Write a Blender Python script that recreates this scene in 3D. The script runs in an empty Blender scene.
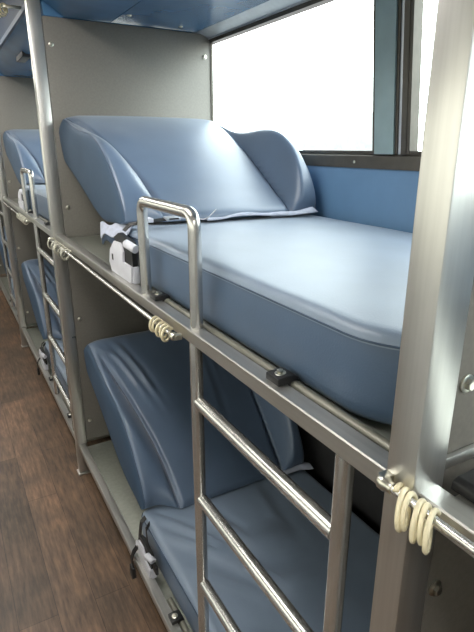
import bpy, bmesh, math, random
from mathutils import Vector, Matrix, noise
random.seed(7)
scene = bpy.context.scene
COL = scene.collection
H = 1.57                      # eye height above the aisle floor; shapes below are written relative to the eye
PITCH = 1.98                  # length of one bunk bay
pi = math.pi

# ------------------------------------------------------------------ materials
def mat(name):
    m = bpy.data.materials.new(name); m.use_nodes = True
    nt = m.node_tree; nt.nodes.clear()
    out = nt.nodes.new('ShaderNodeOutputMaterial')
    b = nt.nodes.new('ShaderNodeBsdfPrincipled')
    nt.links.new(b.outputs[0], out.inputs[0])
    return m, nt, b, out

def texco(nt, scale=(1, 1, 1), kind='Object'):
    t = nt.nodes.new('ShaderNodeTexCoord'); mp = nt.nodes.new('ShaderNodeMapping')
    mp.inputs['Scale'].default_value = scale
    nt.links.new(t.outputs[kind], mp.inputs[0]); return mp.outputs[0]

def noise_node(nt, vec, scale, detail=3, rough=.5):
    n = nt.nodes.new('ShaderNodeTexNoise')
    n.inputs['Scale'].default_value = scale; n.inputs['Detail'].default_value = detail
    n.inputs['Roughness'].default_value = rough
    nt.links.new(vec, n.inputs['Vector']); return n.outputs['Fac']

def ramp(nt, fac, stops):
    r = nt.nodes.new('ShaderNodeValToRGB'); cr = r.color_ramp
    while len(cr.elements) < len(stops): cr.elements.new(.5)
    for e, (p, c) in zip(cr.elements, stops):
        e.position = p; e.color = (*c, 1) if len(c) == 3 else c
    nt.links.new(fac, r.inputs[0]); return r.outputs[0]

def bump(nt, b, h, strength, dist=.001):
    bp = nt.nodes.new('ShaderNodeBump'); bp.inputs['Strength'].default_value = strength
    bp.inputs['Distance'].default_value = dist
    nt.links.new(h, bp.inputs['Height']); nt.links.new(bp.outputs[0], b.inputs['Normal'])

def simple(name, color, rough=.5, metal=0, vary=.12, scale=20, bmp=0, spec=.5):
    m, nt, b, _ = mat(name)
    v = texco(nt)
    f = noise_node(nt, v, scale)
    lo = tuple(c * (1 - vary) for c in color); hi = tuple(min(1, c * (1 + vary)) for c in color)
    nt.links.new(ramp(nt, f, [(.3, lo), (.7, hi)]), b.inputs['Base Color'])
    b.inputs['Roughness'].default_value = rough; b.inputs['Metallic'].default_value = metal
    b.inputs['Specular IOR Level'].default_value = spec
    if bmp: bump(nt, b, f, bmp)
    return m

def brushed(name, color, r0, r1, stretch):
    m, nt, b, _ = mat(name)
    v = texco(nt, stretch)
    f = noise_node(nt, v, 60, 4, .6)
    v2 = texco(nt); g = noise_node(nt, v2, 9, 3)
    lo = tuple(c * .86 for c in color)
    nt.links.new(ramp(nt, f, [(.35, lo), (.65, color)]), b.inputs['Base Color'])
    mr = nt.nodes.new('ShaderNodeMapRange'); mr.inputs[3].default_value = r0; mr.inputs[4].default_value = r1
    mr.inputs[1].default_value = .3; mr.inputs[2].default_value = .7
    nt.links.new(g, mr.inputs[0]); nt.links.new(mr.outputs[0], b.inputs['Roughness'])
    b.inputs['Metallic'].default_value = .86
    b.inputs['Anisotropic'].default_value = .35
    return m

def vinyl(name, color, rough, spec=.75, sheen=.2):
    m, nt, b, _ = mat(name)
    v = texco(nt)
    f = noise_node(nt, v, 5, 3)
    lo = tuple(c * .88 for c in color); hi = tuple(c * 1.1 for c in color)
    nt.links.new(ramp(nt, f, [(.3, lo), (.7, hi)]), b.inputs['Base Color'])
    b.inputs['Roughness'].default_value = rough
    b.inputs['Specular IOR Level'].default_value = spec
    b.inputs['Sheen Weight'].default_value = sheen
    b.inputs['Sheen Roughness'].default_value = .5
    vo = nt.nodes.new('ShaderNodeTexVoronoi'); vo.inputs['Scale'].default_value = 330
    nt.links.new(v, vo.inputs['Vector'])
    bump(nt, b, vo.outputs['Distance'], .22, .0008)
    return m

M = {}
M['steel'] = brushed('brushed_steel', (.64, .63, .60), .27, .36, (1, 1, .03))
M['steel_h'] = brushed('brushed_steel_long', (.60, .59, .56), .28, .38, (1, .03, 1))
M['tube'] = brushed('polished_tube', (.70, .69, .665), .20, .27, (1, .2, .2))
M['greytube'] = simple('grey_painted_tube', (.17, .165, .135), .42, .3, .1, 30)
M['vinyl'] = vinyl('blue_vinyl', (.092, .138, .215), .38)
M['vinyl_lit_top'] = vinyl('blue_vinyl_lit_top', (.175, .232, .315), .45)  # lighter copy, light on the mattress tops put into the colour
M['vinyl_shaded_side'] = vinyl('blue_vinyl_shaded_side', (.068, .110, .180), .42, .5, .05)  # darker copy, shade on the mattress sides put into the colour
M['vinyl_shaded_end'] = vinyl('blue_vinyl_shaded_end', (.052, .084, .132), .6, .12, 0)  # darkest copy, shade painted on the aisle ends of the backrests
M['seam'] = simple('dark_seam_and_crease', (.04, .07, .12), .6)  # stitched seams, also the painted shade in the bolster creases
M['panel'] = simple('grey_laminate', (.172, .162, .143), .5, .15, .07, 140, .1)
M['deck'] = simple('grey_green_deck', (.28, .29, .25), .38, .5, .08, 60, .05)
M['decksteel'] = simple('deck_steel', (.50, .49, .45), .30, .9, .08, 12)
M['black'] = simple('black_rubber', (.008, .008, .009), .5, 0, .2, 60)
M['bolt'] = simple('zinc_bolt', (.62, .60, .52), .28, 1, .1, 80)
M['blue'] = simple('blue_wall_laminate', (.12, .235, .40), .42, 0, .06, 8)
M['bluedark'] = simple('blue_wall_laminate_deep', (.06, .16, .36), .45, 0, .06, 8)
M['overhead'] = simple('blue_overhead_panel', (.07, .17, .31), .26, 0, .12, 5)
M['fascia'] = simple('grey_blue_fascia', (.03, .05, .085), .6, 0, .08, 6, 0, .15)
M['fascia2'] = simple('pale_grey_wall', (.52, .51, .49), .5, 0, .08, 6)
M['trimblue'] = simple('blue_grey_edge', (.12, .15, .20), .6, 0, .06, 20)
M['cream'] = simple('cream_ceiling', (.55, .56, .55), .6, 0, .05, 8)
M['sill'] = simple('bronze_window_frame', (.085, .075, .062), .4, .4, .1, 30)
M['alu'] = simple('pale_aluminium', (.52, .55, .60), .35, .6, .06, 30)
M['pillar'] = simple('teal_grey_pillar', (.27, .36, .37), .4, .1, .05, 20)
M['ivory'] = simple('ivory_plastic', (.76, .68, .47), .35, 0, .08, 50)
M['clear'] = simple('clouded_plastic', (.62, .60, .50), .2, 0, .08, 50)
def fill_light_mat():
    m, nt, b, out = mat('added_light_diffuser')
    b.inputs['Base Color'].default_value = (.9, .9, .88, 1)
    b.inputs['Emission Color'].default_value = (1, .97, .92, 1); b.inputs['Emission Strength'].default_value = 14
    return m
M['fill_light'] = fill_light_mat()
M['white'] = simple('pale_grey_plastic', (.60, .60, .66), .45, 0, .04, 30)
M['cloth'] = simple('pale_grey_cloth', (.42, .45, .55), .8, 0, .12, 40, .4)
M['darkcloth'] = simple('dark_blue_cloth', (.05, .08, .14), .7, 0, .2, 40, .4)
M['darkwall'] = simple('dark_wall', (.03, .03, .032), .7)
M['vent'] = simple('black_vent', (.01, .012, .015), .5)

def floor_mat():
    m, nt, b, _ = mat('wood_vinyl_floor')
    t = nt.nodes.new('ShaderNodeTexCoord')
    mp = nt.nodes.new('ShaderNodeMapping'); mp.inputs['Rotation'].default_value = (0, 0, pi / 2)
    nt.links.new(t.outputs['Object'], mp.inputs[0])
    br = nt.nodes.new('ShaderNodeTexBrick'); br.offset = .37
    br.inputs['Scale'].default_value = 1; br.inputs['Brick Width'].default_value = 1.1; br.inputs['Row Height'].default_value = .13
    br.inputs['Mortar Size'].default_value = .0012; br.inputs['Color1'].default_value = (.10, .066, .044, 1)
    br.inputs['Color2'].default_value = (.17, .108, .072, 1); br.inputs['Mortar'].default_value = (.05, .032, .022, 1)
    nt.links.new(mp.outputs[0], br.inputs['Vector'])
    mp2 = nt.nodes.new('ShaderNodeMapping'); mp2.inputs['Scale'].default_value = (11, 1.3, 1)
    nt.links.new(t.outputs['Object'], mp2.inputs[0])
    g = noise_node(nt, mp2.outputs[0], 6, 8, .65)
    gr = ramp(nt, g, [(.28, (.42, .42, .42)), (.5, (.95, .95, .95)), (.70, (1.6, 1.52, 1.42))])
    mx = nt.nodes.new('ShaderNodeMix'); mx.data_type = 'RGBA'; mx.blend_type = 'MULTIPLY'; mx.inputs[0].default_value = 1
    nt.links.new(br.outputs[0], mx.inputs[6]); nt.links.new(gr, mx.inputs[7])
    big = noise_node(nt, t.outputs['Object'], 2.6, 4, .6)
    bc = ramp(nt, big, [(.35, (.72, .74, .74)), (.62, (1.45, 1.35, 1.25))])
    m2 = nt.nodes.new('ShaderNodeMix'); m2.data_type = 'RGBA'; m2.blend_type = 'MULTIPLY'; m2.inputs[0].default_value = 1
    nt.links.new(mx.outputs[2], m2.inputs[6]); nt.links.new(bc, m2.inputs[7])
    nt.links.new(m2.outputs[2], b.inputs['Base Color'])
    b.inputs['Roughness'].default_value = .42
    bump(nt, b, g, .15, .001)
    return m
M['floor'] = floor_mat()

def glass_mat(name='window_glass', tint=(.93, .97, .96)):
    m, nt, b, out = mat(name)
    tr = nt.nodes.new('ShaderNodeBsdfTransparent'); tr.inputs[0].default_value = (*tint, 1)
    gl = nt.nodes.new('ShaderNodeBsdfGlossy'); gl.inputs['Roughness'].default_value = .02
    lw = nt.nodes.new('ShaderNodeLayerWeight'); lw.inputs[0].default_value = .5
    pw = nt.nodes.new('ShaderNodeMath'); pw.operation = 'POWER'; pw.inputs[1].default_value = 5
    nt.links.new(lw.outputs['Facing'], pw.inputs[0])
    fr = nt.nodes.new('ShaderNodeMath'); fr.operation = 'MULTIPLY_ADD'; fr.inputs[1].default_value = .45; fr.inputs[2].default_value = .02
    nt.links.new(pw.outputs[0], fr.inputs[0])
    mx = nt.nodes.new('ShaderNodeMixShader')
    nt.links.new(fr.outputs[0], mx.inputs[0]); nt.links.new(tr.outputs[0], mx.inputs[1]); nt.links.new(gl.outputs[0], mx.inputs[2])
    nt.links.new(mx.outputs[0], out.inputs[0]); nt.nodes.remove(b)
    return m
M['glass'] = glass_mat()
M['tinted'] = glass_mat('dimming_glass', (.55, .54, .50))

def haze_glow_mat(name, c0, c1, s):  # pale emission stands in for bright outdoor haze
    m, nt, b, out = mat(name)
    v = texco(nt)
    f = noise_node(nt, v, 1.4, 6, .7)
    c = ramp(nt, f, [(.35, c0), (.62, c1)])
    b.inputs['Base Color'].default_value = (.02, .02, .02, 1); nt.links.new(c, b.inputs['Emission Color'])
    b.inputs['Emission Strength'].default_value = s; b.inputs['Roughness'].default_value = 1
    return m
M['tree'] = haze_glow_mat('foliage_haze_glow', (.80, .87, .84), (.95, .98, .97), 1)
M['ground_out'] = haze_glow_mat('ground_haze_glow', (.84, .88, .85), (.97, .98, .96), 1)

# ------------------------------------------------------------------ object helpers
def obj(name, bm, m, parent=None, loc=None, smooth=True, angle=40):
    """one mesh object; verts are written relative to the eye; loc = its origin (same frame)"""
    me = bpy.data.meshes.new(name)
    if parent is not None: base = Vector(parent['_base'])
    else: base = Vector(loc if loc is not None else (0, 0, 0))
    bmesh.ops.recalc_face_normals(bm, faces=bm.faces)
    bmesh.ops.translate(bm, verts=bm.verts, vec=-base)
    bm.to_mesh(me); bm.free()
    me.materials.append(m)
    if smooth:
        me.polygons.foreach_set('use_smooth', [True] * len(me.polygons))
        try: me.set_sharp_from_angle(angle=math.radians(angle))
        except Exception: pass
    o = bpy.data.objects.new(name, me); COL.objects.link(o)
    if parent is not None: o.parent = parent
    else: o.location = base + Vector((0, 0, H))
    o['_base'] = tuple(base)
    return o

def thing(name, label, cat, loc=(0, 0, 0), group=None):
    o = bpy.data.objects.new(name, None); COL.objects.link(o)
    o.empty_display_size = .05
    o.location = Vector(loc) + Vector((0, 0, H)); o['_base'] = tuple(loc)
    o['label'] = label; o['category'] = cat
    if group: o['group'] = group
    return o

def tag(o, label, cat, group=None, kind=None):
    o['label'] = label; o['category'] = cat
    if group: o['group'] = group
    if kind: o['kind'] = kind
    return o

def struct(name, bm, m, label, parent=None, loc=None, **k):
    o = obj(name, bm, m, parent, loc, **k)
    if parent is None:
        o['kind'] = 'structure'; o['label'] = label; o['category'] = name.split('_')[0]
    return o

def dup(root, off, label=None, group=None):
    r = root.copy(); COL.objects.link(r); r.location = root.location + Vector(off)
    if label: r['label'] = label
    if group: r['group'] = group
    for ch in list(root.children):
        c = ch.copy(); COL.objects.link(c); c.parent = r
        for g in ch.children:
            d = g.copy(); COL.objects.link(d); d.parent = c
    return r

def box(bm, x0, x1, y0, y1, z0, z1, bev=0, seg=2):
    r = bmesh.ops.create_cube(bm, size=1)
    vs = r['verts']
    for v in vs:
        v.co = Vector(((x0 + x1) / 2 + v.co.x * (x1 - x0), (y0 + y1) / 2 + v.co.y * (y1 - y0), (z0 + z1) / 2 + v.co.z * (z1 - z0)))
    if bev:
        es = {e for v in vs for e in v.link_edges}
        bmesh.ops.bevel(bm, geom=list(es), offset=bev, segments=seg, profile=.5, affect='EDGES')
    return bm

def B(*a, **k):
    return box(bmesh.new(), *a, **k)

def tube(bm, pts, r, n=20, closed=False, cap=True):
    pts = [Vector(p) for p in pts]; N = len(pts); rings = []; up = None
    for i, p in enumerate(pts):
        if closed: t = pts[(i + 1) % N] - pts[i - 1]
        else: t = pts[min(i + 1, N - 1)] - pts[max(i - 1, 0)]
        t.normalize()
        if up is None:
            a = Vector((0, 0, 1)) if abs(t.z) < .9 else Vector((1, 0, 0))
            up = (a - t * a.dot(t)).normalized()
        else:
            up = (up - t * up.dot(t)).normalized()
        s = t.cross(up)
        rr = r[i] if isinstance(r, (list, tuple)) else r
        rings.append([bm.verts.new(p + (up * math.cos(2 * pi * k / n) + s * math.sin(2 * pi * k / n)) * rr) for k in range(n)])
    m = N if closed else N - 1
    for i in range(m):
        a, b = rings[i], rings[(i + 1) % N]
        for k in range(n):
            bm.faces.new((a[k], a[(k + 1) % n], b[(k + 1) % n], b[k]))
    if cap and not closed:
        bm.faces.new(rings[0][::-1]); bm.faces.new(rings[-1])
    return bm

def T(*a, **k):
    return tube(bmesh.new(), *a, **k)

def fillet(pts, r, seg=8):
    pts = [Vector(p) for p in pts]; out = [pts[0]]
    for i in range(1, len(pts) - 1):
        p = pts[i]; a = (pts[i - 1] - p).normalized(); b = (pts[i + 1] - p).normalized()
        p0 = p + a * r; p1 = p + b * r
        for k in range(seg + 1):
            t = k / seg
            out.append(p0 * (1 - t) ** 2 + p * 2 * t * (1 - t) + p1 * t * t)
    out.append(pts[-1]); return out

def prism(bm, poly, axis, a0, a1, bev=0):
    """polygon (2-D list) extruded along axis 'x' 'y' or 'z'"""
    def P(u, v, w):
        return {'x': (w, u, v), 'y': (u, w, v), 'z': (u, v, w)}[axis]
    A = [bm.verts.new(P(u, v, a0)) for u, v in poly]; Bv = [bm.verts.new(P(u, v, a1)) for u, v in poly]
    n = len(poly); fs = [bm.faces.new(A), bm.faces.new(Bv[::-1])]
    for i in range(n): fs.append(bm.faces.new((A[i], Bv[i], Bv[(i + 1) % n], A[(i + 1) % n])))
    if bev:
        es = {e for f in fs for e in f.edges}
        bmesh.ops.bevel(bm, geom=list(es), offset=bev, segments=2, profile=.5, affect='EDGES')
    return bm

def lathe(bm, prof, center, axis, n=20):
    """prof: (r, h) list; axis = unit vector"""
    c = Vector(center); ax = Vector(axis).normalized()
    a = Vector((0, 0, 1)) if abs(ax.z) < .9 else Vector((1, 0, 0))
    u = (a - ax * a.dot(ax)).normalized(); v = ax.cross(u)
    rings = []
    for r, h in prof:
        rings.append([bm.verts.new(c + ax * h + (u * math.cos(2 * pi * k / n) + v * math.sin(2 * pi * k / n)) * max(r, 1e-5)) for k in range(n)])
    for i in range(len(prof) - 1):
        for k in range(n):
            bm.faces.new((rings[i][k], rings[i][(k + 1) % n], rings[i + 1][(k + 1) % n], rings[i + 1][k]))
    bm.faces.new(rings[0][::-1]); bm.faces.new(rings[-1])
    return bm

def hexbolt(bm, c, axis, s=1.0):
    lathe(bm, [(.011 * s, 0), (.011 * s, .0018 * s), (.0095 * s, .0026 * s)], c, axis, 24)
    c2 = Vector(c) + Vector(axis) * .0026 * s
    lathe(bm, [(.0068 * s, 0), (.0068 * s, .0045 * s), (.0055 * s, .0056 * s)], c2, axis, 6)
    return bm

# ------------------------------------------------------------------ bus shell
YN, YF = -1.75, 8.3
struct('floor', B(-1.2, 1.25, YN, YF, -1.62, -1.57), M['floor'], 'brown wood-look vinyl floor of the aisle', loc=(0, 0, -1.57))
struct('ceiling', B(-1.25, 1.25, YN, YF, .78, .82), M['cream'], 'pale bus ceiling', loc=(0, 0, .8))
struct('wall_back', B(-1.25, 1.25, YN - .04, YN, -1.62, .82), M['fascia2'], 'pale wall closing the rear of the bus', loc=(0, YN, -1.57))
struct('wall_front', B(-1.25, 1.25, YF, YF + .04, -1.62, .82), M['panel'], 'grey wall at the far front of the bus', loc=(0, YF, -1.57))

LEAN = .10            # the window wall leans inwards above the sill
def wx(z): return 1.205 - LEAN * max(0, z + .03)
# right wall below the windows: dark lower skin + blue inner panel
def wall_right():
    bm = bmesh.new()
    prism(bm, [(1.205, -1.57), (1.25, -1.57), (1.25, -.07), (1.21, -.07)], 'y', YN, YF)
    return bm
struct('wall_right', wall_right(), M['darkwall'], 'dark bus side wall beside the bunks', loc=(1.22, 0, -1.57))
bm = bmesh.new()
prism(bm, [(1.172, -.345), (1.205, -.345), (1.205, -.066), (1.196, -.066), (1.190, -.085), (1.172, -.165)], 'y', YN, YF)
struct('trim_1', bm, M['blue'], 'blue laminate panel under the window beside the upper bunks', loc=(1.19, 0, -.345))
# above windows
bm = bmesh.new()
z1 = .455
prism(bm, [(wx(z1) - .01, z1), (wx(z1) + .05, z1), (1.21, .80), (1.10, .80)], 'y', YN, YF)
struct('trim_2', bm, M['alu'], 'pale side panel above the windows', loc=(1.16, 0, .455))
# sill
bm = bmesh.new()
prism(bm, [(1.19, -.066), (1.25, -.066), (1.25, -.022), (1.205, -.022), (1.19, -.028)], 'y', YN, YF, 0)
struct('trim_3', bm, M['sill'], 'dark bronze window sill strip with small screws', loc=(1.2, 0, -.066))
def screw(c, ax, lab, r=.005):
    bm = lathe(bmesh.new(), [(r, 0), (r * .9, r * .35), (r * .4, r * .6), (0, r * .65)], c, ax, 14)
    return bm

def leaned(bm, y0, y1, za, zb, d0, d1):
    poly = [(wx(za) + d0, za), (wx(za) + d1, za), (wx(zb) + d1, zb), (wx(zb) + d0, zb)]
    prism(bm, poly, 'y', y0, y1); return bm
# pillars between the windows: at Y 1.11-1.235 in the near bay, then one per bay
pill = [(1.112 + k * 1.98, 1.235 + k * 1.98) for k in range(-1, 4)]
edges = [YN] + [e for p in pill for e in p] + [YF]
wins = [(edges[i], edges[i + 1]) for i in range(0, len(edges), 2)]
wi = 0
for a, b in wins:
    if b - a < .1: continue
    wi += 1
    fr = bmesh.new()
    leaned(fr, a, a + .016, -.022, z1, -.004, .03); leaned(fr, b - .012, b, -.022, z1, -.004, .03)
    leaned(fr, a, b, -.022, -.012, -.002, .03); leaned(fr, a, b, z1 - .014, z1, -.004, .03)
    w = struct('window_%d' % wi, fr, M['sill'], 'window frame', loc=(1.2, a, -.02))
    w['label'] = ['bus window behind the viewer', 'bus window directly beside the near post, right of the window pillar', 'large bright bus window beside the upper bunk headrest',
                  'bus window beyond the grey divider panel', 'bus window of the farthest bunk bay', 'last bus window at the front'][wi - 1]
    gp = bmesh.new(); leaned(gp, a + .014, b - .01, -.014, z1 - .025, .012, .016)
    obj('pane', gp, M['glass'], w)
for k, (a, b) in enumerate(pill):
    # from the camera side: black gasket, lavender aluminium, black gasket, then wide teal-grey cover
    bm = bmesh.new(); leaned(bm, a, a + .02, -.022, z1, -.006, .035); leaned(bm, a + .034, a + .044, -.022, z1, -.006, .035)
    w = struct('trim_%d' % (4 + k), bm, M['sill'], 'window pillar with teal-grey cover strip and dark gaskets, number %d from the rear' % (k + 1), loc=(1.19, a, -.02))
    bm = bmesh.new(); leaned(bm, a + .02, a + .034, -.022, z1, -.002, .03); obj('gasket_strip', bm, M['alu'], w)
    bm = bmesh.new(); leaned(bm, a + .044, b, -.022, z1, -.012, .03); obj('cover_strip', bm, M['pillar'], w)
# screws on the sill
for k, y in enumerate((1.315, 1.13, 1.87)):
    pass
sb = screw((1.1905, 1.32, -.047), (-1, 0, 0), '', .005)
tag(obj('screw', sb, M['bolt'], None, (1.19, 1.32, -.047)), 'small screw in the dark window sill under the pillar', 'screw')

# left wall of the bus with its own windows (behind/left of the viewer)
struct('wall_left', B(-1.25, -1.2, YN, YF, -1.62, -.32), M['fascia2'], 'left bus wall below the windows', loc=(-1.2, 0, -1.57))
struct('trim_20', B(-1.25, -1.2, YN, YF, .5, .82), M['cream'], 'left bus wall above the windows', loc=(-1.2, 0, .5))
for k in range(6):
    y = YN + k * 2.0
    struct('trim_%d' % (21 + k), B(-1.25, -1.2, y, y + .09, -.32, .5), M['alu'], 'left window pillar', loc=(-1.2, y, -.55))

gw = struct('window_8', B(-1.232, -1.228, YN, YF, -.32, .5), M['tinted'], 'window band with dimming tint on the left side of the bus', loc=(-1.23, 0, -.12))  # unseen left panes, tint added to cut light from that side
for k, yc in enumerate((-.9, 1.3, 3.5, 5.7)):  # lights added over the aisle to brighten the bunks
    cl = thing('added_ceiling_light', 'added ceiling light panel over the aisle, %s' % ('behind the viewer', 'nearest ahead', 'second ahead', 'farthest')[k], 'light', (-.1, yc, .76))
    bm = B(-.27, .07, yc - .52, yc + .52, .765, .779, bev=.003); obj('housing', bm, M['alu'], cl)
    obj('diffuser', B(-.25, .05, yc - .5, yc + .5, .760, .766), M['fill_light'], cl)

# ------------------------------------------------------------------ overhead lockers above the bunks
OX = .425
for k in range(-1, 4):
    y0 = .347 + k * PITCH; y1 = y0 + PITCH - .043
    if k == -1: y0 = YN + .01
    nm = {-1: 'above the viewer', 0: 'above the near upper bunk', 1: 'above the second bunk bay, with a black vent', 2: 'above the third bunk bay', 3: 'above the farthest bunk bay'}[k]
    L = thing('overhead_locker', 'blue overhead locker ' + nm, 'locker', (OX, y0, .47))
    obj('bottom_panel', prism(bmesh.new(), [(.429, .538), (.52, .478), (.703, .478), (.703, .494), (.525, .494), (.429, .556)], 'y', y0, y1), M['overhead'], L)
    obj('end_panel', prism(bmesh.new(), [(.445, .530), (.52, .480), (.52, .476), (.445, .476)], 'y', y1 - .006, y1), M['overhead'], L)
    obj('bottom_panel', B(.707, 1.09, y0, y1, .478, .494, bev=.002), M['overhead'], L)
    bm = bmesh.new(); prism(bm, [(1.092, .479), (1.148, .460), (1.150, .475), (1.092, .494)], 'y', y0, y1)
    obj('side_panel', bm, M['alu'], L)
    obj('front_panel', B(OX - .004, OX + .012, y0, y1, .558, .775), M['fascia'], L)
    bm = prism(bmesh.new(), [(OX - .008, .534), (OX + .004, .534), (OX + .004, .537), (OX, .540), (OX, .556), (OX - .008, .556)], 'y', y0, y1)
    obj('edge_trim', bm, M['trimblue'], L)
    if k >= 0:
        yc = .33 + k * PITCH
        for (sx, sy) in ((.735, yc + 1.80), (.985, yc + 1.88), (1.06, yc + 1.12)):
            obj('screw', screw((sx, sy, .4785), (0, 0, -1), '', .009), M['bolt'], L)
        if k != 1: continue
        v = B(.500, .548, yc + .92, yc + 1.15, .464, .492, bev=.002)
        vo = obj('air_vent', v, M['vent'], L)
        obj('grille', B(.505, .543, yc + .94, yc + 1.13, .4625, .4645, bev=.0005), M['greytube'], vo)

# ------------------------------------------------------------------ posts and dividers
posts = []
plabel = ['wide brushed steel post nearest the viewer, at the right',
          'brushed steel post at the left end of the near bunks',
          'second distant steel post, at the left edge of the photo', 'most distant steel post down the aisle']
for k in range(4):
    y = .305 + k * PITCH
    P_ = thing('bunk_post', plabel[k], 'post', (.42, y + .02, -1.57))
    obj('shaft', B(.390, .440, y, y + .040, -1.56, .772, bev=.003), M['steel'], P_)
    bm = B(.384, .448, y - .006, y + .047, -1.57, -1.561, bev=.002)
    obj('foot_plate', bm, M['steel_h'], P_)
    posts.append(P_)
dlabel = ['grey divider panel right of the nearest post', 'grey divider panel with bolts behind the near bunk headrests',
          'grey divider panel in the second bay, behind the far headrest', 'grey divider panel farthest down the aisle']
for k in range(4):
    y = .311 + k * PITCH
    D = thing('divider_panel', dlabel[k], 'panel', (.8, y + .01, -1.37))
    yp = y + (.006 if k == 0 else -.022)
    if k: yp = y - .010
    obj('board', B(.4415, 1.165, yp, yp + .016, -1.38, .474, bev=.0015), M['panel'], D)
    for z in (.378, -.247, -.75 if k else -.535, -1.275):
        xx = .464
        obj('bolt', hexbolt(bmesh.new(), (xx + (.006 if (k == 0) else 0), yp - .0002, z), (0, -1, 0), 1.0 if k == 0 else .85), M['bolt'], D)
    obj('bolt', hexbolt(bmesh.new(), (1.128, yp - .0002, .383), (0, -1, 0)), M['bolt'], D)
    if k: obj('edge_strip', B(1.157, 1.168, yp - .004, yp + .02, .02, .464), M['sill'], D)
    if k == 0:
        obj('cross_rail', B(.4415, 1.16, yp - .008, yp - .001, -.345, -.331, bev=.001), M['steel_h'], D)

# ------------------------------------------------------------------ berth frame (upper, near bay; copied for the others)
Z0 = -.357
RX = .40
def make_frame(y0, y1, label, clamps, top=None):
    F = thing('berth_frame', label, 'bed frame', (.8, (y0 + y1) / 2, Z0 - .03))
    # front rail, an open angle with a folded lip
    bm = prism(bmesh.new(), [(RX, Z0 - .027), (RX + .004, Z0 - .027), (RX + .004, Z0 - .004), (RX + .030, Z0 - .004), (RX + .030, Z0), (RX + .002, Z0), (RX, Z0 - .002)], 'y', y0, y1)
    obj('front_rail', bm, M['steel_h'], F)
    if top != 'bare':
        obj('deck_board', B(.4305, 1.168, y0 + .004, y1 - .014, Z0 - .030, Z0 - .016, bev=.001), M['deck'], F)
        obj('support_tube', T([(.444, y0 + .012, Z0 - .006), (.444, y0 + .02, Z0 - .006), (.444, 1.225, Z0 - .006)], .0095, 20), M['greytube'], F)
    else:
        obj('deck_board', B(.4305, 1.168, y0 + .004, y1 - .026, Z0 - .014, Z0 - .001, bev=.001), M['decksteel'], F)
    obj('rear_rail', B(1.150, 1.166, y0 + .004, y1 - .026, Z0 - .055, Z0 - .023, bev=.002), M['black'], F)
    for y in clamps:
        bm = prism(bmesh.new(), [(.412, Z0), (.4525, Z0 - .012), (.4525, Z0 + .004), (.450, Z0 + .010), (.444, Z0 + .013), (.430, Z0 + .014), (.412, Z0 + .012)], 'y', y - .018, y + .018, .0015)
        c = obj('clamp', bm, M['black'], F)
        obj('bolt', hexbolt(bmesh.new(), (.428, y, Z0 + .0125), (-.15, 0, .98), .85), M['bolt'], c)
    return F

f1 = make_frame(.353, 2.289, 'upper berth frame with brushed steel rail and grey tube under the near mattress', (.613, 1.145))
f0 = make_frame(YN + .02, .310, 'bare upper steel berth frame with black block right of the nearest post', (), 'bare')
bm = prism(bmesh.new(), [(.436, Z0), (.50, Z0), (.497, Z0 + .010), (.490, Z0 + .014), (.446, Z0 + .014), (.438, Z0 + .010)], 'y', .19, .294, .002)
obj('clamp', bm, M['black'], f0)
LOW = -1.04
frames = [f1]
flab = {(0, 1): 'lower berth frame with grey-green deck near the aisle floor under the near bunk',
        (1, 0): 'upper berth frame in the second bay beyond the left post', (1, 1): 'lower berth frame in the second bay, near the floor',
        (2, 0): 'upper berth frame in the third bay at the left edge', (2, 1): 'lower berth frame in the third bay at the left edge'}
for b_ in range(3):
    for l_ in range(2):
        if (b_, l_) != (0, 0): dup(f1, (0, b_ * PITCH, l_ * LOW), flab[(b_, l_)])

# ------------------------------------------------------------------ mattress
def rrect(x0, x1, y0, y1, rr, seg=14):
    """outline, ccw; rr = radii for corners (x0y0, x1y0, x1y1, x0y1)"""
    pts = []
    C = [((x0, y0), 1, 1, pi), ((x1, y0), -1, 1, 1.5 * pi), ((x1, y1), -1, -1, 0), ((x0, y1), 1, -1, .5 * pi)]
    for (c, sx, sy, a0), r in zip(C, rr):
        cx, cy = c[0] + sx * r, c[1] + sy * r
        for k in range(seg + 1):
            a = a0 + .5 * pi * k / seg
            pts.append((cx + r * math.cos(a), cy + r * math.sin(a)))
    out = []
    n = len(pts)
    for i in range(n):
        p, q = pts[i], pts[(i + 1) % n]
        L = math.hypot(q[0] - p[0], q[1] - p[1]); m = max(1, int(L / .03))
        for k in range(m): out.append((p[0] + (q[0] - p[0]) * k / m, p[1] + (q[1] - p[1]) * k / m))
    return out

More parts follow.
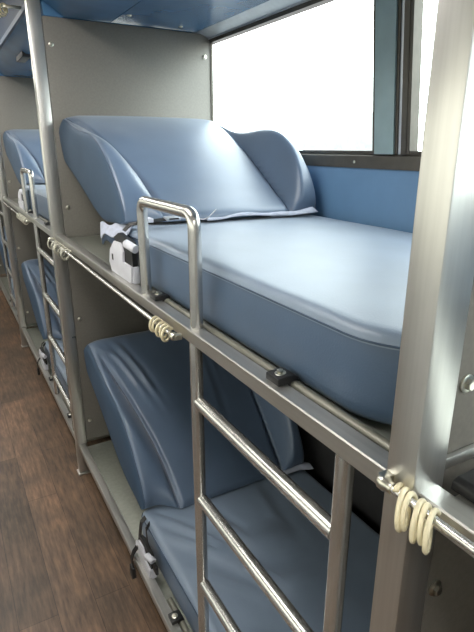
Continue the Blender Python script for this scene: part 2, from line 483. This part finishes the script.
MX0, MX1, MY0, MY1 = .456, 1.140, .372, 1.53
def wr_low(x, y):
    # soft pulled folds radiating from the backrest on the lower cover
    z = 0
    for (cx, cy, ang, ln, wd, am) in ((.60, 1.20, -58, .26, .016, .010), (.66, 1.16, -66, .30, .014, .011), (.72, 1.20, -75, .24, .018, .008), (.56, 1.10, -50, .20, .014, .007),
                                      (.86, 1.22, -100, .22, .02, .006), (.55, .86, -40, .22, .018, .006), (.78, .98, -62, .22, .02, .006)):
        a = math.radians(ang); dx, dy = x - cx, y - cy
        u = dx * math.cos(a) + dy * math.sin(a); v = -dx * math.sin(a) + dy * math.cos(a) + .25 * u * u
        am *= 1.5
        z += am * math.exp(-(v / wd) ** 2) * math.exp(-(u / ln) ** 2) - am * .6 * math.exp(-((v - wd * 1.6) / wd) ** 2) * math.exp(-(u / ln) ** 2)
    return z
def make_mattress(name, label, wr, dz=0):
    bm = bmesh.new()
    rings = []
    R0 = (.13, .10, .03, .03)
    zb, zt = -.368, -.247
    prof = [(.035, zb), (.010, zb + .003), (.003, zb + .012), (0, zb + .03), (-.003, zb + .062), (-.001, zb + .095), (.000, zt - .002), (.002, zt + .008), (.007, zt + .0150), (.016, zt + .019)]
    prof += [(.016 + d, zt + .019 + .005 * (1 - math.exp(-d * 14))) for d in (.012, .025, .04, .06, .08, .1, .12, .14, .16, .18, .2, .22, .24, .26)]
    for d, z in prof:
        rr = [max(r - d, .012) for r in R0]
        # keep ring topology: same number of samples by mapping the base outline inwards
        rings.append((d, z))
    base = rrect(MX0, MX1, MY0, MY1, R0)
    cx0, cx1, cy0, cy1 = MX0 + .33, MX1 - .33, MY0 + .33, MY1 - .33
    vr = []
    for d, z in rings:
        t = d / .33
        ring = []
        for (x, y) in base:
            tx = min(max(x, cx0), cx1); ty = min(max(y, cy0), cy1)
            px = x + (tx - x) * t; py = y + (ty - y) * t
            zz = z
            if d > .015:
                zz += wr(px, py) * min(1, (d - .015) / .05) + .0015 * noise.noise(Vector((px * 7, py * 7, 3)))
            ring.append(bm.verts.new((px, py, zz + dz)))
        vr.append(ring)
    n = len(base)
    for i in range(len(vr) - 1):
        for k in range(n):
            bm.faces.new((vr[i][k], vr[i][(k + 1) % n], vr[i + 1][(k + 1) % n], vr[i + 1][k]))
    bm.faces.new(vr[0][::-1])
    # close the narrow core strip
    bm.faces.new(vr[-1])
    bmesh.ops.triangulate(bm, faces=[f for f in bm.faces if len(f.verts) > 4])
    o = obj(name, bm, M['vinyl_lit_top'], None, (.8, 1.0, zb + dz), angle=180)
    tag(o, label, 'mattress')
    o.data.materials.append(M['vinyl_shaded_side'])
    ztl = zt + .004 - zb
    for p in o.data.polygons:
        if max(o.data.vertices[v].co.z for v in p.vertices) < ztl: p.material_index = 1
    bm = bmesh.new()
    tube(bm, [(x - (.0008 if x < .6 else -.0008), y - (.0008 if y < .6 else 0), zt + .002 + dz) for x, y in base], .0017, 6, closed=True)
    obj('piping', bm, M['seam'], o)
    return o
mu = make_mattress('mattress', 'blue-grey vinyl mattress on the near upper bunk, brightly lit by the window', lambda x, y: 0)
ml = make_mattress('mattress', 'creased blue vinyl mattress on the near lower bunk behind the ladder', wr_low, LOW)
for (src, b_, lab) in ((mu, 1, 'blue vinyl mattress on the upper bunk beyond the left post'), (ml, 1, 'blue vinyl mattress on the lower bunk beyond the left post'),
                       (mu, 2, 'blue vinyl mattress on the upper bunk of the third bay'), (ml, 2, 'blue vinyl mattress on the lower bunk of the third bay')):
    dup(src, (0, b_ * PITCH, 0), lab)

# ------------------------------------------------------------------ sculpted backrest cushion
def interp(tab, v):
    n = len(tab) - 1; f = v * n; i = min(int(f), n - 1); t = f - i
    p0 = tab[max(i - 1, 0)]; p1 = tab[i]; p2 = tab[i + 1]; p3 = tab[min(i + 2, n)]
    return tuple(.5 * ((2 * b) + (c - a) * t + (2 * a - 5 * b + 4 * c - d) * t * t + (3 * b - 3 * c + d - a) * t ** 3) for a, b, c, d in zip(p0, p1, p2, p3))
# (Y, z) from the top edge down to the mattress seam
CEN = [(2.262, .086), (2.243, .108), (2.205, .116), (2.13, .100), (2.02, .062), (1.90, .010), (1.78, -.046), (1.67, -.100), (1.575, -.146), (1.50, -.178), (1.455, -.198), (1.445, -.215)]
BOL = [(2.262, .080), (2.240, .096), (2.19, .094), (2.08, .078), (1.96, .066), (1.85, .052), (1.745, .022), (1.655, -.030), (1.590, -.085), (1.540, -.135), (1.510, -.180), (1.500, -.215)]
BOR = [(2.262, .080), (2.240, .100), (2.19, .104), (2.08, .078), (1.95, .060), (1.80, .072), (1.67, .056), (1.56, .004), (1.490, -.060), (1.450, -.118), (1.432, -.170), (1.440, -.215)]
BCK = [(2.268, .076), (2.272, .045), (2.275, .010), (2.272, -.03), (2.262, -.060), (2.17, -.095), (2.06, -.135), (1.95, -.176), (1.84, -.216), (1.73, -.240), (1.62, -.232), (1.52, -.224)]
BX0, BX1 = .455, 1.145
def ss(t): t = max(0, min(1, t)); return t * t * (3 - 2 * t)
def wr_up(x, v): return .004 * math.exp(-((v - .42) / .05) ** 2) * math.exp(-((x - .62) / .05) ** 2)
def wr_lo(x, v):
    z = 0
    for (cx, cv, sl, wd, ln, am) in ((.575, .36, .60, .010, .09, .010), (.615, .35, .55, .011, .10, .009), (.53, .28, 1.2, .010, .05, .006), (.98, .34, -.5, .014, .10, .006), (.9, .5, -.3, .015, .2, .003)):
        d = (x - cx) - (v - cv) * sl * .6
        z += am * (math.exp(-(d / wd) ** 2) - .9 * math.exp(-((d - 2 * wd) / wd) ** 2)) * math.exp(-((v - cv) / ln) ** 2)
    return z
def make_backrest(label, wr, dz, tilt=0, g0=.16):
    ca, sa = math.cos(math.radians(tilt)), math.sin(math.radians(tilt))
    def rot(p):
        dy, dz_ = p.x - 1.47, p.y + .215
        return Vector((1.47 + dy * ca - dz_ * sa, -.215 + dy * sa + dz_ * ca))
    bm = bmesh.new()
    NU, NV = 120, 60
    loops = []; xs_ = []
    for i in range(NU + 1):
        # sample more densely near the ends
        u = i / NU
        x = BX0 + (BX1 - BX0) * (.5 - .5 * math.cos(pi * u) * .70 - .5 * .30 * (1 - 2 * u))
        dl, dr = x - BX0, BX1 - x
        e = min(dl, dr); R = .032
        k = 1 if e >= R else (1 - (1 - e / R) ** 3.2) ** (1 / 3.2)
        k = max(k, .04)
        loop = []
        for j in range(NV + 1):
            v = j / NV
            c = interp(CEN, v); b = interp(BOL, v); r = interp(BOR, v); bk = interp(BCK, v)
            # bolster boundaries move inwards towards the seat end
            xl = .470 + .112 * ss((v - .12) / .60); xr = 1.115 - .085 * ss((v - .20) / .8)
            wl = (xl - x) / .085; wrt = (x - xr) / .045
            g = 0
            gate_l = ss((v - g0) / .16); gate_r = ss((v - .24) / .09)
            wl_ = math.sin(pi / 2 * min(1, max(0, wl))) if wl > 0 else 0
            wr_ = math.sin(pi / 2 * min(1, max(0, wrt))) if wrt > 0 else 0
            wl_ *= gate_l; wr_ *= gate_r
            P = Vector((c[0], c[1]))
            P = P.lerp(Vector(b), wl_); P = P.lerp(Vector(r), wr_)
            # crease groove
            g = -.016 * math.exp(-((x - xl) / .008) ** 2) * gate_l * (1 - ss((v - .93) / .07)) - .016 * math.exp(-((x - xr) / .009) ** 2) * gate_r * (1 - ss((v - .93) / .07))
            g += wr(x, v) * (1 - max(wl_, wr_))
            # seat belly and soft crown of the centre
            mid = math.sin(pi * min(1, max(0, (x - BX0) / (BX1 - BX0))))
            g += .010 * mid * math.sin(pi * v)
            nrm = Vector((-.42, .91))
            P = P + nrm * g
            Bp = Vector((bk[0], bk[1]))
            m = (P + Bp) / 2
            P = m + (P - m) * k
            loop.append((rot(P), rot(m + (Bp - m) * k)))
        # pull the top corners down a little at both ends
        top = .030 * (1 - min(1, e / .08)) ** 2
        ring = []
        for j in range(NV + 1):
            P = loop[j][0]; ring.append(bm.verts.new((x, P.x, P.y - top * (1 - j / NV) ** 3 + dz)))
        for j in range(NV, -1, -1):
            P = loop[j][1]; ring.append(bm.verts.new((x, P.x, P.y - top * (1 - j / NV) ** 3 + dz)))
        loops.append(ring); xs_.append(x)
    cre = []
    for side in (0, 1):
        pl = []
        for j in range(int(g0 * 60) + 3 if side == 0 else 18, NV - 2):
            v = j / NV
            xc = (.470 + .112 * ss((v - .12) / .60)) if side == 0 else (1.115 - .085 * ss((v - .20) / .8))
            i = min(range(NU + 1), key=lambda q: abs(xs_[q] - xc))
            i2 = i + (1 if xs_[i] < xc else -1); t = (xc - xs_[i]) / (xs_[i2] - xs_[i])
            pl.append(loops[i][j].co.lerp(loops[i2][j].co, t) + Vector((0, 0, .0004)))
        cre.append(pl)
    n = len(loops[0])
    for i in range(NU):
        for k in range(n):
            bm.faces.new((loops[i][k], loops[i][(k + 1) % n], loops[i + 1][(k + 1) % n], loops[i + 1][k]))
    bm.faces.new(loops[0][::-1]); bm.faces.new(loops[-1])
    seam_x = loops[6][0].co.x + .001
    seam = [loops[6][j].co.copy() for j in range(2, NV - 2)]
    o = obj('backrest_cushion', bm, M['vinyl'], None, (.8, 1.9, -.22 + dz), angle=180)
    tag(o, label, 'cushion')
    o.data.materials.append(M['vinyl_shaded_end'])
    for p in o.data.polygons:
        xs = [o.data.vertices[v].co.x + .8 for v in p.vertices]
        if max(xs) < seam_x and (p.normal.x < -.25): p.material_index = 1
    obj('piping', T(seam, .0018, 6), M['seam'], o)
    for pl in cre: obj('crease_shade_line', T(pl, .0017, 6), M['seam'], o)  # dark tubes drawn in for the shade of the bolster creases
    return o
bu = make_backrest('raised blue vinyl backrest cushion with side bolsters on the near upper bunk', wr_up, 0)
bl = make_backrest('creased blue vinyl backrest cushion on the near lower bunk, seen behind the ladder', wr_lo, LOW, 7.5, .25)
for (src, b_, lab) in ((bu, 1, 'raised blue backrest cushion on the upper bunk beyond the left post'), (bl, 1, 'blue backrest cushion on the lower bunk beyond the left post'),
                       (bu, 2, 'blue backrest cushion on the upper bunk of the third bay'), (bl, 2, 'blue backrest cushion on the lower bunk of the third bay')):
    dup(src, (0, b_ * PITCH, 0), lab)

# crumpled cover hem along the seam (pale lining peeping out)
def hem(label, dz, x0=.70, x1=1.105, amp=1):
    bm = bmesh.new(); prev = None
    N = 90
    for i in range(N + 1):
        t = i / N; x = x0 + (x1 - x0) * t
        w = .011 + .008 * noise.noise(Vector((x * 17, 2, 5))) + .016 * ss((t - .6) / .3)
        y = 1.435 - .006 * math.sin(x * 21) - .010 * t; z = -.213 + .003 * math.sin(x * 23 + 1) * amp
        a = bm.verts.new((x, y + .02, z - .003 + dz)); m_ = bm.verts.new((x, y - w * .4, z + .006 + .002 * math.sin(x * 47) + .006 * t + dz)); c = bm.verts.new((x, y - w * 1.5, z + .001 + dz))
        if prev:
            for q in range(2): bm.faces.new((prev[q], prev[q + 1], (a, m_, c)[q + 1], (a, m_, c)[q]))
        prev = (a, m_, c)
    o = obj('cover_hem', bm, M['cloth'], None, (.9, 1.43, -.21 + dz), angle=180)
    sm = o.modifiers.new('thickness', 'SOLIDIFY'); sm.thickness = .0015
    tag(o, label, 'cloth'); return o
hem('crumpled pale grey cloth hem between mattress and backrest on the upper bunk', 0)
hem('crumpled pale cloth hem at the back corner of the lower bunk', LOW, 1.0, 1.15)

# ------------------------------------------------------------------ ladder and grab handle
LX = .42; TR = .0138
def make_ladder():
    L = thing('bunk_ladder', 'polished steel ladder in front of the near lower bunk', 'ladder', (LX, .67, -1.39))
    zt = Z0 - .027
    for y in (.437, .905):
        obj('stile', T([(LX - .005, y, zt), (LX - .004, y, -1.385)], TR, 24), M['tube'], L)
    for z in (-.525, -.775, -1.025, -1.275):
        obj('rung', T([(LX - .004, .447, z), (LX - .004, .895, z)], TR, 24), M['tube'], L)
    return L
lad = make_ladder()
dup(lad, (0, PITCH, 0), 'polished steel ladder in front of the lower bunk beyond the left post')
dup(lad, (0, 2 * PITCH, 0), 'distant steel ladder in the third bay at the left edge')
def make_handle():
    pts = fillet([(LX, .908, Z0 - .001), (LX, .908, -.1235), (LX, 1.208, -.1235), (LX, 1.208, Z0 - .001)], .032, 8)
    bm = T(pts, .0134, 24)
    o = thing('grab_handle', 'inverted-U polished steel grab handle on the rail of the near upper bunk', 'handle', (LX, 1.06, Z0))
    obj('bent_tube', bm, M['tube'], o)
    return o
gh = make_handle()
dup(gh, (0, PITCH, 0), 'inverted-U steel grab handle on the rail of the upper bunk beyond the left post')
dup(gh, (0, 2 * PITCH, 0), 'small distant grab handle in the third bay at the left edge')

# ------------------------------------------------------------------ curtain rods, end hooks and spiral cords
def make_rod(y0, y1, z, x, label, ax=.391):
    r = thing('curtain_rod', label, 'rod', (x, (y0 + y1) / 2, z))
    obj('bar', T([(x, y0, z), (x, y1, z)], .0048, 14), M['tube'], r)
    for y, s in ((y0, 1), (y1, -1)):
        bm = lathe(bmesh.new(), [(.006, 0), (.0085, .003), (.009, .010), (.0065, .014), (.0065, .020)], (x, y - .002 * s, z), (0, s, 0), 18)
        box(bm, x, ax, y - .006, y + .006, z - .006, z + .006, .001)
        obj('end_hook', bm, M['bolt'], r)
    return r
RDX = .376; RDZ = -.376
rod1 = make_rod(.925, 2.285, RDZ, RDX, 'thin curtain rod along the rail of the near upper bunk')
rod0 = make_rod(YN + .05, .338, -.352, RDX, 'thin curtain rod right of the nearest post')
dup(rod1, (0, PITCH, 0), 'thin curtain rod in the second bay beyond the left post')
rodt = make_rod(2.60, 4.20, .56, .350, 'curtain rod along the overhead locker at the top left', .420)

def coil(y0, y1, turns, r, wr, z, x, label, m, sag=0, loose=0):
    pts = []; N = int(turns * 22)
    for i in range(N + 1):
        t = i / N; a = 2 * pi * turns * t + .6
        rr = r * (1 + .10 * math.sin(3.1 * t * turns))
        yy = y0 + (y1 - y0) * (t + loose * math.sin(2 * pi * turns * t * .37) / turns) + rr * (.15 * math.sin(a) + .5 * math.cos(a))
        pts.append((x + rr * math.cos(a) * .9, yy, z - r * .70 + rr * math.sin(a) - sag * math.sin(pi * t)))
    o = obj('spiral_cord', T(pts, wr, 10), m, None, (x, (y0 + y1) / 2, z), angle=180)
    tag(o, label, 'cord'); return o
coil(.262, .314, 5.2, .0195, .0030, -.352, RDX, 'ivory spiral cord hanging on the rod by the nearest post', M['ivory'], loose=.25)
coil(.955, 1.045, 4.6, .0155, .0030, RDZ + .006, RDX, 'ivory spiral cord at the rail beside the grab handle', M['ivory'], loose=.2)
coil(1.93, 2.27, 7.5, .021, .0026, RDZ + .004, RDX, 'stretched pale spiral cord on the rod near the left post', M['clear'], loose=.5)
coil(2.58, 2.68, 4.6, .017, .003, .56, .350, 'ivory spiral cord hanging under the overhead rod at top left', M['ivory'])
coil(.955 + PITCH, 1.25 + PITCH, 8.6, .0155, .0024, RDZ + .006, RDX, 'pale spiral cord on the rail beyond the left post', M['clear'])

# ------------------------------------------------------------------ hinge bracket, loose flap, belt with buckle
def make_bracket(label, dz):
    b = thing('hinge_bracket', label, 'bracket', (.45, 1.37, -.35 + dz))
    poly = [(1.455, -.259), (1.500, -.290), (1.515, -.330), (1.494, -.356), (1.316, -.356), (1.305, -.308), (1.38, -.308), (1.372, -.278), (1.395, -.256)]
    bm = prism(bmesh.new(), [(y, z + dz) for y, z in poly], 'x', .414, .420, .0012)
    obj('side_plate', bm, M['white'], b)
    bm = B(.420, .438, 1.306, 1.375, -.356 + dz, -.309 + dz, bev=.002)
    obj('base_block', bm, M['white'], b)
    obj('knob', T([(.412, 1.33, -.247 + dz), (.425, 1.29, -.258 + dz)], [.0115, .0115], 16), M['white'], b)
    bm = prism(bmesh.new(), [(y, z + dz) for y, z in [(1.468, -.318), (1.480, -.318), (1.480, -.300), (1.468, -.300)]], 'x', .4132, .4145)
    obj('slot', bm, M['black'], b)
    bm = prism(bmesh.new(), [(y, z + dz) for y, z in [(1.31, -.31), (1.40, -.31), (1.47, -.25), (1.42, -.232), (1.31, -.243)]], 'x', .4205, .434)
    obj('hinge_core', bm, M['black'], b)
    return b
br = make_bracket('pale grey plastic hinge bracket under the near upper backrest', 0)
lbr = dup(br, (0, 0, LOW + .0), 'pale grey plastic hinge bracket at the near lower bunk edge')
lbr.scale = (1, .72, .85)
dup(br, (0, PITCH, 0), 'pale hinge bracket on the upper bunk beyond the left post')
dup(br, (0, PITCH, LOW), 'pale hinge bracket on the lower bunk beyond the left post')

def sheet(fn, nu, nv):
    bm = bmesh.new(); g = [[bm.verts.new(fn(i / nu, j / nv)) for j in range(nv + 1)] for i in range(nu + 1)]
    for i in range(nu):
        for j in range(nv): bm.faces.new((g[i][j], g[i + 1][j], g[i + 1][j + 1], g[i][j + 1]))
    return bm
def make_flap(label):
    def fn(u, v):
        y = 1.78 - .36 * u - .10 * v * (1 - u); x = .468 - .030 * v - .006 * math.sin(u * 5)
        z = -.214 - .030 * v * (1 - .2 * u) - .036 * (1 - u) + .006 * math.sin(u * 13 + v * 4) + .004 * noise.noise(Vector((u * 6, v * 6, 1)))
        return (x, y, z)
    o = obj('cloth_flap', sheet(fn, 24, 10), M['cloth'], None, (.45, 1.5, -.24), angle=180)
    sm = o.modifiers.new('thickness', 'SOLIDIFY'); sm.thickness = .002
    tag(o, label, 'cloth')
    def f2(u, v):
        p = Vector(fn(u, 1)); return (p.x + .004 + .004 * v, p.y + .02 * v, p.z - .024 * v)
    p = obj('dark_lining', sheet(f2, 20, 3), M['darkcloth'], o)
    sm = p.modifiers.new('thickness', 'SOLIDIFY'); sm.thickness = .0015
    return o
make_flap('crumpled pale blue cloth flap with dark lining below the upper backrest')

def strap(bm, pts, w, th, wdir):
    pts = [Vector(p) for p in pts]; wd = Vector(wdir).normalized() * w / 2; prev = None
    for i, p in enumerate(pts):
        t = (pts[min(i + 1, len(pts) - 1)] - pts[max(i - 1, 0)]).normalized(); n = t.cross(wd).normalized() * th / 2
        r = [bm.verts.new(p + wd + n), bm.verts.new(p - wd + n), bm.verts.new(p - wd - n), bm.verts.new(p + wd - n)]
        if prev:
            for k in range(4): bm.faces.new((prev[k], prev[(k + 1) % 4], r[(k + 1) % 4], r[k]))
        else: bm.faces.new(r)
        prev = r
    bm.faces.new(prev[::-1]); return bm
s = thing('seat_belt', 'black strap with small buckle along the upper mattress seam behind the grab handle', 'belt', (.5, 1.4, -.21))
pts = [(.448, 1.46, -.235), (.458, 1.43, -.212), (.475, 1.40, -.2045), (.52, 1.395, -.2015), (.58, 1.41, -.1995)]
obj('webbing', strap(bmesh.new(), pts, .022, .002, (0, 1, .2)), M['black'], s)
obj('buckle', B(.482, .512, 1.378, 1.412, -.204, -.192, bev=.002), M['white'], s)
bk = obj('buckle', B(.555, .600, 1.385, 1.415, -.204, -.193, bev=.002), M['alu'], s)
obj('clip_slot', B(.562, .592, 1.3845, 1.39, -.201, -.196), M['black'], bk)
obj('thin_cord', T(fillet([(.60, 1.39, -.198), (.64, 1.375, -.202), (.66, 1.34, -.200), (.675, 1.31, -.170)], .012, 4), .0016, 8), M['white'], s)
def hang_belt(label, off):
    s = thing('seat_belt', label, 'belt', (.43, 1.44, -1.25))
    obj('webbing', strap(bmesh.new(), [(.455, 1.46, -1.252), (.437, 1.455, -1.262), (.428, 1.45, -1.30), (.424, 1.455, -1.35), (.400, 1.455, -1.378), (.390, 1.45, -1.40), (.391, 1.445, -1.43)], .020, .003, (0, 1, 0)), M['black'], s)
    obj('webbing', strap(bmesh.new(), [(.455, 1.42, -1.250), (.437, 1.41, -1.262), (.428, 1.37, -1.285), (.427, 1.34, -1.315), (.432, 1.30, -1.335)], .016, .003, (.2, .4, 1)), M['black'], s)
    obj('buckle', prism(bmesh.new(), [(1.425, -1.465), (1.43, -1.428), (1.462, -1.428), (1.467, -1.465), (1.456, -1.478), (1.436, -1.478)], 'x', .384, .396, .002), M['black'], s)
    b2 = prism(bmesh.new(), [(1.29, -1.352), (1.32, -1.352), (1.32, -1.322), (1.29, -1.322)], 'x', .424, .434, .002)
    obj('buckle', b2, M['black'], s)
    return s
hb = hang_belt('black strap and buckle hanging over the lower deck edge beside the hinge bracket', 0)
dup(hb, (0, PITCH, 0), 'black strap and buckle hanging from the lower bunk beyond the left post')

# ------------------------------------------------------------------ outside: ground and trees, haze painted as a pale glow
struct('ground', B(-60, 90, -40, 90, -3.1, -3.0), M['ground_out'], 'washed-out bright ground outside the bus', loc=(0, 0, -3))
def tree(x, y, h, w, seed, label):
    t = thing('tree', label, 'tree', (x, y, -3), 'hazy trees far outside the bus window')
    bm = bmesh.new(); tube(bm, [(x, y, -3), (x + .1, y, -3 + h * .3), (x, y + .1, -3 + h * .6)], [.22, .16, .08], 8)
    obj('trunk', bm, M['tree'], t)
    bm = bmesh.new(); rnd = random.Random(seed)
    for q in range(9):
        a = rnd.uniform(0, 2 * pi); rr = rnd.uniform(0, w * .34); zz = rnd.uniform(.35, .85) * h
        r = bmesh.ops.create_icosphere(bm, subdivisions=3, radius=rnd.uniform(.22, .34) * w)
        for v in r['verts']:
            n = noise.noise(v.co * 1.1 + Vector((seed, q, 0))); v.co *= 1 + .35 * n
            v.co += Vector((x + rr * math.cos(a), y + rr * math.sin(a), -3 + zz))
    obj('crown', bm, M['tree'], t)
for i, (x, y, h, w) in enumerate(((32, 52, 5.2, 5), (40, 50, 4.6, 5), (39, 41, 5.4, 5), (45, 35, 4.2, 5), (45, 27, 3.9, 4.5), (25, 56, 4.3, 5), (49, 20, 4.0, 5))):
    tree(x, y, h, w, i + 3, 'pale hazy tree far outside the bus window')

# ------------------------------------------------------------------ light
w = bpy.data.worlds.new('World'); scene.world = w; w.use_nodes = True
nt = w.node_tree; nt.nodes.clear()
o = nt.nodes.new('ShaderNodeOutputWorld'); bg = nt.nodes.new('ShaderNodeBackground')
tc = nt.nodes.new('ShaderNodeTexCoord'); sx = nt.nodes.new('ShaderNodeSeparateXYZ')
nt.links.new(tc.outputs['Generated'], sx.inputs[0])
r = ramp(nt, sx.outputs['Z'], [(.0, (.80, .84, .83)), (.12, (.97, 1, 1)), (.6, (.93, .97, 1))])
nt.links.new(r, bg.inputs[0]); bg.inputs[1].default_value = 7
nt.links.new(bg.outputs[0], o.inputs[0])

def area(name, loc, rot, sx_, sy_, power=0, portal=False, color=(1, 1, 1)):
    l = bpy.data.lights.new(name, 'AREA'); l.shape = 'RECTANGLE'; l.size = sx_; l.size_y = sy_; l.energy = power; l.color = color
    ob = bpy.data.objects.new(name, l); COL.objects.link(ob)
    ob.location = Vector(loc) + Vector((0, 0, H)); ob.rotation_euler = rot
    if portal: l.cycles.is_portal = True
    return ob
area('portal_right', (1.23, 3.0, .21), (0, pi / 2, 0), .52, 9.5, portal=True)
area('portal_left', (-1.28, 3.0, .09), (0, -pi / 2, 0), .86, 10, portal=True)

# ------------------------------------------------------------------ camera
cam = bpy.data.cameras.new('Camera'); co = bpy.data.objects.new('Camera', cam); COL.objects.link(co)
cam.sensor_fit = 'VERTICAL'; cam.sensor_height = 24.0; cam.lens = 509 / 632 * 24.0
cam.clip_start = .02; cam.clip_end = 400
co.location = (0, 0, H)
co.rotation_euler = (math.radians(90 - 18.4), 0, -math.radians(29.6))
scene.camera = co
scene.view_settings.view_transform = 'Standard'
scene.view_settings.look = 'None'
scene.view_settings.exposure = .28
for ob in scene.objects:
    if '_base' in ob.keys(): del ob['_base']
